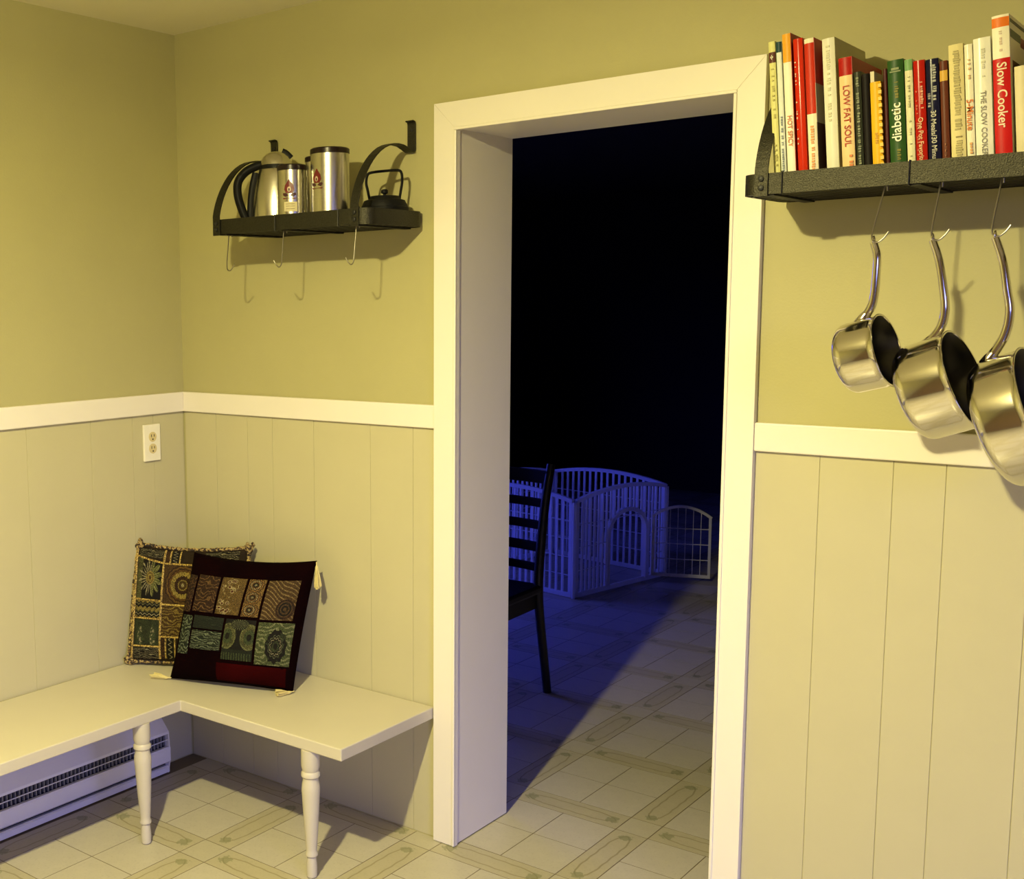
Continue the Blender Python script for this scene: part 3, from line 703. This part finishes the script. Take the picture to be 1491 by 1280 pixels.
def book(pl, pr, pt, cover, label, bands=(), texts=(), mk=(), D=.20, rough=.35, right=(), name='cookbook'):
    s0, t1 = st((pl, pt)); s1, _ = st((pr, pt))
    s0 += .0004; s1 -= .0004; w = max(.006, s1-s0)
    x0 = (s0-SZ*nz)/nx                                     # bottom corner stands on the deck at z = SZ
    t0 = -x0*nz+SZ*nx; h = t1-t0
    r = empty(name, (x0, YS, SZ+.0004), label, 'book', 'cookbooks on the shelf'); r.rotation_euler = (0, -LEAN, 0)
    bt = min(.0025, w*.2); e = .0015
    m = MB().box((0, .0022, 0), (bt, D, h)).box((w-bt, .0022, 0), (w, D, h))
    k = 8; arc = []                                        # gently rounded spine
    for i in range(k+1):
        u = i/k; arc.append((u*w, -.0026*(1-(2*u-1)**2)*min(1, w/.02)))
    m.prism([(x, y+.0020, 0) for x, y in arc]+[(w, .004, 0), (0, .004, 0)], (0, 0, h))
    m.build('cover', cmat(cover, rough), r, True, world=False)
    MB().box((bt, .003, e), (w-bt, D-.003, h-e)).build('pages', 'paper_edge', r, world=False)
    for f0, f1, c in bands:                                # fractions from the foot of the spine
        MB().prism([(x, y+.0015, f0*h) for x, y in arc]+[(w, .003, f0*h), (0, .003, f0*h)], (0, 0, (f1-f0)*h-.0002)).build('spine_band', cmat(c, rough), r, True, world=False)
    for body, size, f, c, upw in texts:
        text_mesh(body, size, spine_mtx(w*.5, f*h, upw), 'lettering', cmat(c), r)
    for a, b, f0, f1, c, dens in mk: marks(r, a*w, b*w, f0*h, f1*h, c, int(pl+f0*100), dens)
    for f0, f1, d0, d1, c in right:
        MB().box((w-.0004, d0*D, f0*h), (w+.0006, d1*D, f1*h)).build('cover_print', cmat(c, rough), r, world=False)
    return r, w, h
GRY = (.30, .29, .24); CR_ = (.80, .76, .60)
b1, w, h = book(1118, 1128, 62, (.62, .60, .24), 'thin pale yellow-green cookbook leaning on the shelf strap', bands=[(.86, .93, (.10, .035, .025))], mk=[(.3, .75, .1, .82, (.42, .38, .12), .5)])
MB().box((w*.3, -.0022, h*.89), (w*.7, -.0006, h*.90)).box((w*.45, -.0022, h*.88), (w*.55, -.0006, h*.91)).build('cross_mark', cmat(CR_), b1, world=False)
book(1129, 1137, 62, (.66, .70, .62), 'thin pale blue-white cookbook with grey lettering', bands=[(.93, 1.0, (.02, .05, .06))], mk=[(.35, .75, .08, .5, (.22, .26, .30), .85)])
book(1138, 1151, 51, (.82, .78, .64), 'cream cookbook with an orange band at the top of its spine', bands=[(.82, 1.0, (.72, .34, .03))], texts=[('HOT SPICY', .0125, .38, (.55, .16, .06), False)], right=[(0, 1, .0, 1, (.30, .02, .01))])
book(1154, 1168, 58, (.50, .025, .008), 'glossy all-red cookbook beside the orange-topped one', rough=.15, mk=[(.1, .25, .3, .85, (.75, .5, .35), .3)])  # pale strokes paint a highlight along the left of the spine
book(1170, 1185, 58, (.78, .72, .54), 'cream cookbook with a red block on the upper spine', bands=[(.50, .97, (.48, .03, .012))], mk=[(.3, .7, .08, .42, (.65, .28, .10), .8)], right=[(.70, 1, 0, 1, (.33, .015, .01)), (.44, .70, 0, 1, (.30, .25, .19)), (0, .44, 0, 1, (.035, .006, .005))])
book(1196, 1215, 58, (.70, .68, .55), 'thick off-white cookbook with faint spine lettering', mk=[(.3, .62, .45, .95, (.55, .52, .36), .6)], right=[(.0, 1, 0, 1, (.36, .33, .18))], rough=.3)
book(1220, 1240, 86, (.74, .55, .28), 'orange-cream cookbook with a red band and LOW FAT SOUL in red', bands=[(.86, 1.0, (.36, .012, .008))], texts=[('LOW FAT SOUL', .0165, .545, (.36, .03, .01), False)], mk=[(.55, .85, .03, .24, (.60, .20, .06), .8), (.18, .42, .03, .20, (.50, .25, .10), .6)], right=[(.86, 1, 0, 1, (.30, .01, .008)), (.0, .86, 0, 1, (.20, .12, .07))])
book(1242, 1253, 106, (.030, .034, .020), 'narrow dark green-black cookbook with grey-green spine lettering', mk=[(.3, .8, .05, .95, (.20, .22, .14), .8)])
book(1253.5, 1265, 109, (.006, .004, .004), 'plain black book beside the yellow comb-bound one', rough=.5)
cb, w, h = book(1266, 1282, 121, (.72, .42, .02), 'yellow comb-bound cookbook with a toothed binding edge', mk=[(.35, .65, .30, .50, (.50, .26, .02), .7)], texts=[('@', .012, .10, (.50, .06, .01), False)])
for i in range(15):
    z = h*(.04+.93*i/14.5)
    MB().box((w*.80, -.0035, z), (w*1.12, .002, z+h*.034)).build('binding_tooth', cmat((.80, .52, .10)), cb, world=False)
MB().box((w*.02, .004, h-.002), (w*.38, .19, h+.021)).build('divider_page', cmat((.62, .56, .40)), cb, world=False)
book(1285, 1290.5, 101, (.055, .010, .010), 'slim dark maroon book between the yellow and the green ones')
book(1291, 1315, 90, (.022, .070, .014), 'dark green cookbook with diabetic in white letters', texts=[('diabetic', .0235, .49, (.80, .80, .66), True)], mk=[(.4, .68, .58, .82, (.17, .16, .02), .8), (.45, .72, .10, .27, (.17, .16, .02), .8), (.15, .85, .90, .935, (.20, .24, .12), 1.0)])
book(1316, 1328, 88, (.66, .64, .42), 'cream cookbook with a light green top band', bands=[(.91, 1.0, (.16, .32, .13))], mk=[(.35, .65, .62, .86, (.40, .38, .22), .7), (.35, .65, .05, .5, (.48, .46, .28), .5)])
book(1329, 1346, 90, (.38, .012, .006), 'red cookbook reading One Pot Favorites in cream', rough=.2, texts=[('One Pot Favorites', .0118, .33, (.72, .45, .25), False)], mk=[(.55, .85, .60, .82, (.62, .30, .18), .7), (.15, .3, .15, .75, (.50, .12, .06), .4)])
book(1347, 1366, 88, (.010, .010, .032), 'navy cookbook reading 30 Meals/30 Minutes in silver', rough=.2, texts=[('30 Meals/30 Minutes', .0125, .34, (.48, .46, .40), False)], mk=[(.5, .85, .65, .95, (.34, .34, .32), .8), (.1, .35, .6, .72, (.25, .25, .26), .6)])
book(1367, 1379, 90, (.11, .030, .014), 'narrow brown-maroon cookbook with a golden patch near the top', bands=[(.83, .92, (.60, .36, .06))], mk=[(.4, .6, .05, .3, (.30, .12, .06), .4)])
book(1380, 1402, 67, (.68, .60, .30), 'straw-coloured cookbook with large blurred olive lettering', mk=[(.30, .80, .36, .95, (.38, .33, .15), .9), (.30, .80, .03, .28, (.38, .33, .15), .9), (.25, .85, .30, .312, (.25, .2, .08), 1.0)], rough=.5)
book(1403, 1415.5, 66, (.80, .76, .58), 'narrow white cookbook reading 5-Minute in orange', rough=.2, texts=[('5-Minute', .0155, .47, (.62, .17, .03), False)], mk=[(.35, .75, .03, .26, (.66, .36, .16), .6), (.4, .75, .70, .9, (.66, .42, .22), .5)])
book(1416, 1442, 58, (.78, .77, .66), 'thick white cookbook reading THE SLOW COOKER in grey', rough=.2, texts=[('THE SLOW COOKER', .0125, .38, (.24, .23, .20), False)], mk=[(.45, .7, .72, .92, (.55, .53, .42), .5)])
book(1443, 1469, 25, (.82, .78, .62), 'tallest white cookbook with a red Slow Cooker panel', bands=[(.0, .73, (.50, .012, .012)), (.925, .985, (.70, .17, .02))], texts=[('Slow Cooker', .0215, .50, (.80, .66, .48), False)], mk=[(.4, .6, .78, .9, (.62, .50, .40), .5)], right=[(.955, .975, .05, 1, (.02, .012, .010)), (.86, .91, .05, .5, (.03, .05, .025)), (.84, .90, .5, 1, (.22, .02, .015)), (.64, .72, .12, 1, (.06, .008, .008))])
book(1476, 1500, 98, (.66, .60, .38), 'cream book beside the tallest white cookbook')
book(1501, 1523, 70, (.30, .22, .10), 'brown book at the far end of the cookbook row')

# ------------------------------------------------------------------ cushions
def cushion(name, BL, ang, W, Hh, lean, T, mat_, label, patches, braids, fringe, tassels):
    r = empty(name, (BL[0], BL[1], BZ), label, 'cushion', 'patchwork cushions on the bench')
    u = V((math.cos(ang), math.sin(ang), 0)); nb = V((-math.sin(ang), math.cos(ang), 0))
    upv = (nb*lean+V((0, 0, math.sqrt(max(.01, Hh*Hh-lean*lean))))).normalized(); nf = u.cross(upv).normalized()
    O = V((BL[0], BL[1], BZ+(.013 if fringe else .006)))
    def surf(a, b, side=1, off=0.0):                       # a: 0..1 left to right, b: 0..1 top to bottom
        x = 2*a-1; y = 1-2*b
        px = x*(1-.026*(1-y*y)); py = y*(1-.022*(1-x*x))
        e = max(0.0, (1-x*x)*(1-y*y))
        t = T*(.64 if side > 0 else .24)*e**.45 + .004*math.sin(9*a+3*b)*e
        sag = .012*(1-x*x)*(1-b)
        q = O+u*((px+1)/2*W+(0 if fringe else .044)*(py+1)/2)+upv*((py+1)/2*Hh-sag)+nf*(side*t+off)
        q.z = max(q.z, BZ+.0015); q.y = min(q.y, -.004); q.x = max(q.x, .004)
        return q
    NN = 36; m = MB(); vs = []; fs = []
    for sd in (1, -1):
        for i in range(NN+1):
            for j in range(NN+1): vs.append(surf(i/NN, j/NN, sd, .0006*sd))
    K = (NN+1)**2
    for i in range(NN):
        for j in range(NN):
            q = i*(NN+1)+j; fs.append((q, q+1, q+NN+2, q+NN+1)); fs.append((K+q, K+q+NN+1, K+q+NN+2, K+q+1))
    ring = [i*(NN+1) for i in range(NN)]+[NN*(NN+1)+j for j in range(NN)]+[i*(NN+1)+NN for i in range(NN, 0, -1)]+[j for j in range(NN, 0, -1)]
    for k in range(len(ring)):
        a_, b_ = ring[k], ring[(k+1) % len(ring)]; fs.append((a_, b_, K+b_, K+a_))
    m.add(vs, fs); m.build('cover', mat_, r, True, sharp=80)
    for (a0, a1, b0, b1, mt) in patches:
        n = 10; m = MB(); vs = []; fs = []; uvs = []
        for i in range(n+1):
            for j in range(n+1):
                ed = .0004 if i in (0, n) or j in (0, n) else .0022
                vs.append(surf(a0+(a1-a0)*i/n, b0+(b1-b0)*j/n, 1, ed+.0006))
        for i in range(n):
            for j in range(n):
                q = i*(n+1)+j; fs.append((q, q+1, q+n+2, q+n+1)); uvs.append([(i/n, j/n), (i/n, (j+1)/n), ((i+1)/n, (j+1)/n), ((i+1)/n, j/n)])
        m.add(vs, fs, uvs); m.build('patch', mt, r, True, sharp=80)
    for pts, rad_ in braids:
        p = []
        for (a, b), (c_, d) in zip(pts, pts[1:]):
            for k in range(12): p.append(surf(a+(c_-a)*k/12, b+(d-b)*k/12, 1, .002))
        p.append(surf(*pts[-1], 1, .002))
        MB().tube(p, rad_, 6).build('braid', 'gold_braid', r, True)
    if fringe:
        rnd = random.Random(3)
        for (a, b), (c_, d) in (((0, 0), (0, 1)), ((0, 1), (1, 1)), ((1, 1), (1, 0)), ((1, 0), (0, 0))):
            p = [surf(a+(c_-a)*k/40, b+(d-b)*k/40, 1, rnd.uniform(-.002, .002))+upv*rnd.uniform(-.001, .002) for k in range(41)]
            MB().tube(p, [.0058+.0022*rnd.random()+(.005 if k in (0, 1, 39, 40) else 0) for k in range(41)], 8).build('fringe_cord', 'fringe_cord', r, True)
        for a, b in ((0, 0), (1, 0), (0, 1)):
            c_ = surf(a, b); m = MB()
            for k in range(16): q_ = c_+u*rnd.uniform(-.012, .016)+upv*rnd.uniform(-.010, .014)+nf*rnd.uniform(-.004, .008); q_.z = max(q_.z, BZ+.010); m.sphere(q_, rnd.uniform(.004, .008), 7, 5)
            m.build('corner_knot', 'fringe_cord', r, True)
    for (a, b, d, L, mt) in tassels:
        c_ = surf(a, b); d = V(d).normalized(); q = c_+d*.012
        t_ = MB().tube([c_-d*.004, c_+d*.006, q, q+d*.006], [.0015, .002, .0048, .0052], 10).build('tassel', mt, r, True)
        rnd = random.Random(int(a*10+b*7)); m = MB(); off = V((0, 0, 0))
        for k in range(26):
            w_ = V((rnd.uniform(-1, 1), rnd.uniform(-1, 1), rnd.uniform(-1, 1))); w_ = (w_-d*w_.dot(d))
            s_ = .55 if abs(d.z) > .5 else 1.0
            e_ = q+d*(L*rnd.uniform(.85, 1.0))+w_*.015*s_
            if e_.z < BZ+.003: e_.z = BZ+.003
            mid = q+d*(L*.5)+w_*.011*s_
            if mid.z < BZ+.003: mid.z = BZ+.004
            m.tube([q+d*.003+w_*.002, mid, e_], .0019, 5)
        o = m.build('tassel_strands', mt, None, True)
        o.data.transform(Matrix.Translation(-parent_world(r))); o.parent = t_
    return r
p_ = 'print_'
rear_p = [(.05, .285, .11, .455, p_+'sun'), (.05, .285, .475, .615, p_+'strip'), (.05, .285, .635, .855, p_+'pear'), (.05, .285, .875, .975, p_+'branch_white'),
          (.06, .285, .025, .095, p_+'branch_white'), (.305, .345, .02, .125, p_+'rust'), (.35, .43, .02, .125, p_+'squiggle'), (.435, .62, .02, .125, 'tapestry_dark'), (.305, .545, .145, .485, p_+'eye'), (.305, .545, .50, .765, p_+'flower_brown'),
          (.305, .345, .785, .965, p_+'rust'), (.35, .43, .785, .965, p_+'squiggle'), (.435, .62, .785, .965, 'tapestry_dark'),
          (.56, .80, .145, .485, p_+'sun'), (.56, .80, .50, .765, p_+'pear'), (.64, .93, .02, .125, p_+'branch_white'), (.82, .94, .145, .765, p_+'strip'), (.64, .93, .785, .965, p_+'branch_white')]
rear_b = [([(.04, .10), (.30, .135), (.62, .135), (.94, .135)], .0034), ([(.295, .02), (.295, .97)], .0038), ([(.04, .465), (.295, .465)], .003), ([(.04, .625), (.295, .625)], .003), ([(.04, .865), (.295, .865)], .003), ([(.295, .493), (.55, .493), (.81, .493)], .003), ([(.295, .775), (.62, .775), (.94, .775)], .003), ([(.036, .02), (.036, .97)], .004), ([(.346, .02), (.346, .125)], .0022), ([(.432, .02), (.432, .125)], .0022), ([(.346, .785), (.346, .965)], .0022), ([(.432, .785), (.432, .965)], .0022), ([(.552, .14), (.552, .77)], .003), ([(.81, .14), (.81, .77)], .003)]
cushion('patchwork_cushion', (.026, -.302), math.radians(27), .395, .385, .090, .075, 'tapestry_dark', 'gold and black patchwork cushion with a mottled fringe, leaning in the corner', rear_p, rear_b, True,
        [(0, .02, (-.16, -.25, -1), .060, 'tassel_gold')])
front_p = [(.035, .115, .17, .46, p_+'rust'), (.135, .325, .155, .445, p_+'vine_brown'), (.345, .545, .15, .445, p_+'bloom'), (.565, .70, .15, .45, p_+'peacock'), (.72, .945, .155, .465, p_+'feather'),
           (.05, .155, .485, .79, p_+'leaf_green'), (.17, .435, .475, .575, p_+'dark_green'), (.17, .435, .59, .74, p_+'leaf_green'), (.455, .70, .475, .80, p_+'mask'), (.72, .965, .485, .815, p_+'agate'),
           (.42, .95, .83, .975, 'velvet_maroon'), (.05, .95, .02, .13, 'velvet_dark'), (.05, .40, .83, .975, 'velvet_dark')]
cushion('patchwork_cushion', (.252, -.326), math.radians(20.5), .412, .398, .105, .135, 'velvet_dark', 'dark velvet cushion with brown and green patches and cream tassels', front_p, [], False,
        [(1, .02, (.16, -.12, -1), .068, 'tassel_cream'), (0, .995, (-1, -.35, -.12), .055, 'tassel_cream'), (1, .995, (-.45, -1, -.10), .045, 'tassel_cream')])

# ------------------------------------------------------------------ dark room: chair and playpen
ch = empty('dining_chair', (.42, 1.2, 0), 'dark wooden ladder-back chair standing in the dark room', 'chair')
def post(x):
    return spline([(x, 1.366, 0), (x, 1.335, .15), (x, 1.298, .33), (x, 1.285, .45), (x, 1.298, .60), (x, 1.330, .78), (x, 1.372, .925)], 5)
for x in (.632, .238):
    MB().tube(post(x), [.019-.004*abs(i/30-.5) for i in range(31)], 10).build('back_post', 'dark_wood', ch, True)
for z, y, h in ((.875, 1.352, .026), (.775, 1.328, .017), (.69, 1.310, .017), (.605, 1.298, .019), (.525, 1.290, .016)):
    MB().tube(spline([(.235, y, z), (.33, y+.018, z), (.435, y+.024, z), (.54, y+.018, z), (.632, y, z)], 4), 0, flat=(h, .007)).build('back_slat', 'dark_wood', ch, bevel=.003)
MB().prism([(.222, 1.30, .425), (.648, 1.30, .425), (.665, .885, .425), (.205, .885, .425)], (0, 0, .035)).build('seat', 'dark_wood', ch, bevel=.01)
MB().prism([(.24, 1.28, .365), (.63, 1.28, .365), (.645, .905, .365), (.225, .905, .365)], (0, 0, .06)).build('seat_apron', 'dark_wood', ch)
for x in (.622, .248): MB().tube([(x, .925, 0), (x, .922, .2), (x, .918, .43)], [.014, .018, .021], 10).build('leg', 'dark_wood', ch, True)

A = V((-.012, 2.79, 0)); B = V((.137, 3.592, 0)); d = (B-A); L = d.length; ux = d.normalized(); un = V((-ux.y, ux.x, 0))
D_ = A+un*L; C_ = B+un*L
pen = empty('pet_playpen', (A+C_)/2, 'white plastic pet playpen with an arched open gate', 'playpen')
def topz(t, h0, h1): return h0+(h1-h0)*(1-(2*t-1)**2)
def panel(name, P, Q, h0, h1, nbars, hole=None, wires=4, fw=.02, th=.012, ground=.004, wr=.0022, flatbars=True, parent=None):
    P = V(P); Q = V(Q); dd = Q-P; Lp = dd.length; e = dd/Lp; nn = V((-e.y, e.x, 0))
    def at(t, z): return P+dd*t+V((0, 0, z))
    m = MB()
    up = [at(t, topz(t, h0, h1)-fw/2) for t in (i/14 for i in range(15))]
    m.tube(up, 0, flat=(fw/2, th/2+.004))
    a = fw/Lp
    for t in (a/2, 1-a/2): m.box((-fw/2, -th/2, ground), (fw/2, th/2, topz(t, h0, h1)-fw*.6), Matrix.Translation(P+dd*t) @ Matrix.Rotation(math.atan2(e.y, e.x), 4, 'Z'))
    def hbar(t0, t1, z, hh): m.box((0, -th/2, z), ((t1-t0)*Lp, th/2, z+hh), Matrix.Translation(P+dd*t0) @ Matrix.Rotation(math.atan2(e.y, e.x), 4, 'Z'))
    hbar(a/2, 1-a/2, ground, fw*1.25)
    if hole:
        t0, t1, hz, hr = hole; tm = (t0+t1)/2
        path = [at(t0, ground+fw)]+[at(tm-(t1-t0)/2*math.cos(q), hz+hr*math.sin(q)) for q in (PI*i/12 for i in range(13))]+[at(t1, ground+fw)]
        m.tube(path, 0, flat=(.013, .011), up=tuple(nn))
    o = m.build(name, 'pen_plastic', parent or pen)
    base = parent_world(o)
    def sub(mm, nm): 
        s_ = mm.build(nm, 'pen_plastic', None); s_.data.transform(Matrix.Translation(-parent_world(parent or pen))); s_.parent = o
    for i in range(1, nbars+1):
        t = a+(1-2*a)*i/(nbars+1); zt = topz(t, h0, h1)-fw*.7; z0 = ground+fw
        if hole and hole[0] < t < hole[1]:
            z0 = hole[2]+hole[3]*math.sqrt(max(0, 1-((t-(hole[0]+hole[1])/2)/((hole[1]-hole[0])/2))**2))
        w = .0065 if flatbars else wr
        mm = MB().box((-w, -.0035 if flatbars else -wr, z0), (w, .0035 if flatbars else wr, zt), Matrix.Translation(P+dd*t) @ Matrix.Rotation(math.atan2(e.y, e.x), 4, 'Z'))
        sub(mm, 'upright_bar')
    for k in range(1, wires+1):
        z = ground+fw+(h0-fw*2)*k/(wires+1)
        segs = [(a/2, 1-a/2)]
        if hole and z < hole[2]+hole[3]*.6: segs = [(a/2, hole[0]), (hole[1], 1-a/2)]
        for s0, s1 in segs: sub(MB().tube([at(s0, z), at(s1, z)], .0028, 6), 'cross_wire')
    return o
o_ = un*.0
panel('gate_panel', A+ux*.012, B-ux*.012, .530, .572, 21, hole=(.34, .77, .30, .13), wires=3)
panel('side_panel', D_-un*.012, A+un*.012, .530, .572, 17)
panel('side_panel', B+un*.012, C_-un*.012, .530, .572, 17)
panel('side_panel', C_-ux*.012, D_+ux*.012, .530, .572, 17)
for P in (A, B, C_, D_): MB().lathe([(.010, .002), (.010, .515)], 12, Matrix.Translation(P)).build('corner_post', 'pen_plastic', pen, True)
gp = A+d*.80-un*.022; gq = V((.415, 3.548, 0))
panel('open_gate', gp, gq, .375, .435, 6, wires=3, fw=.014, th=.010, ground=.03, flatbars=False, wr=.0016)
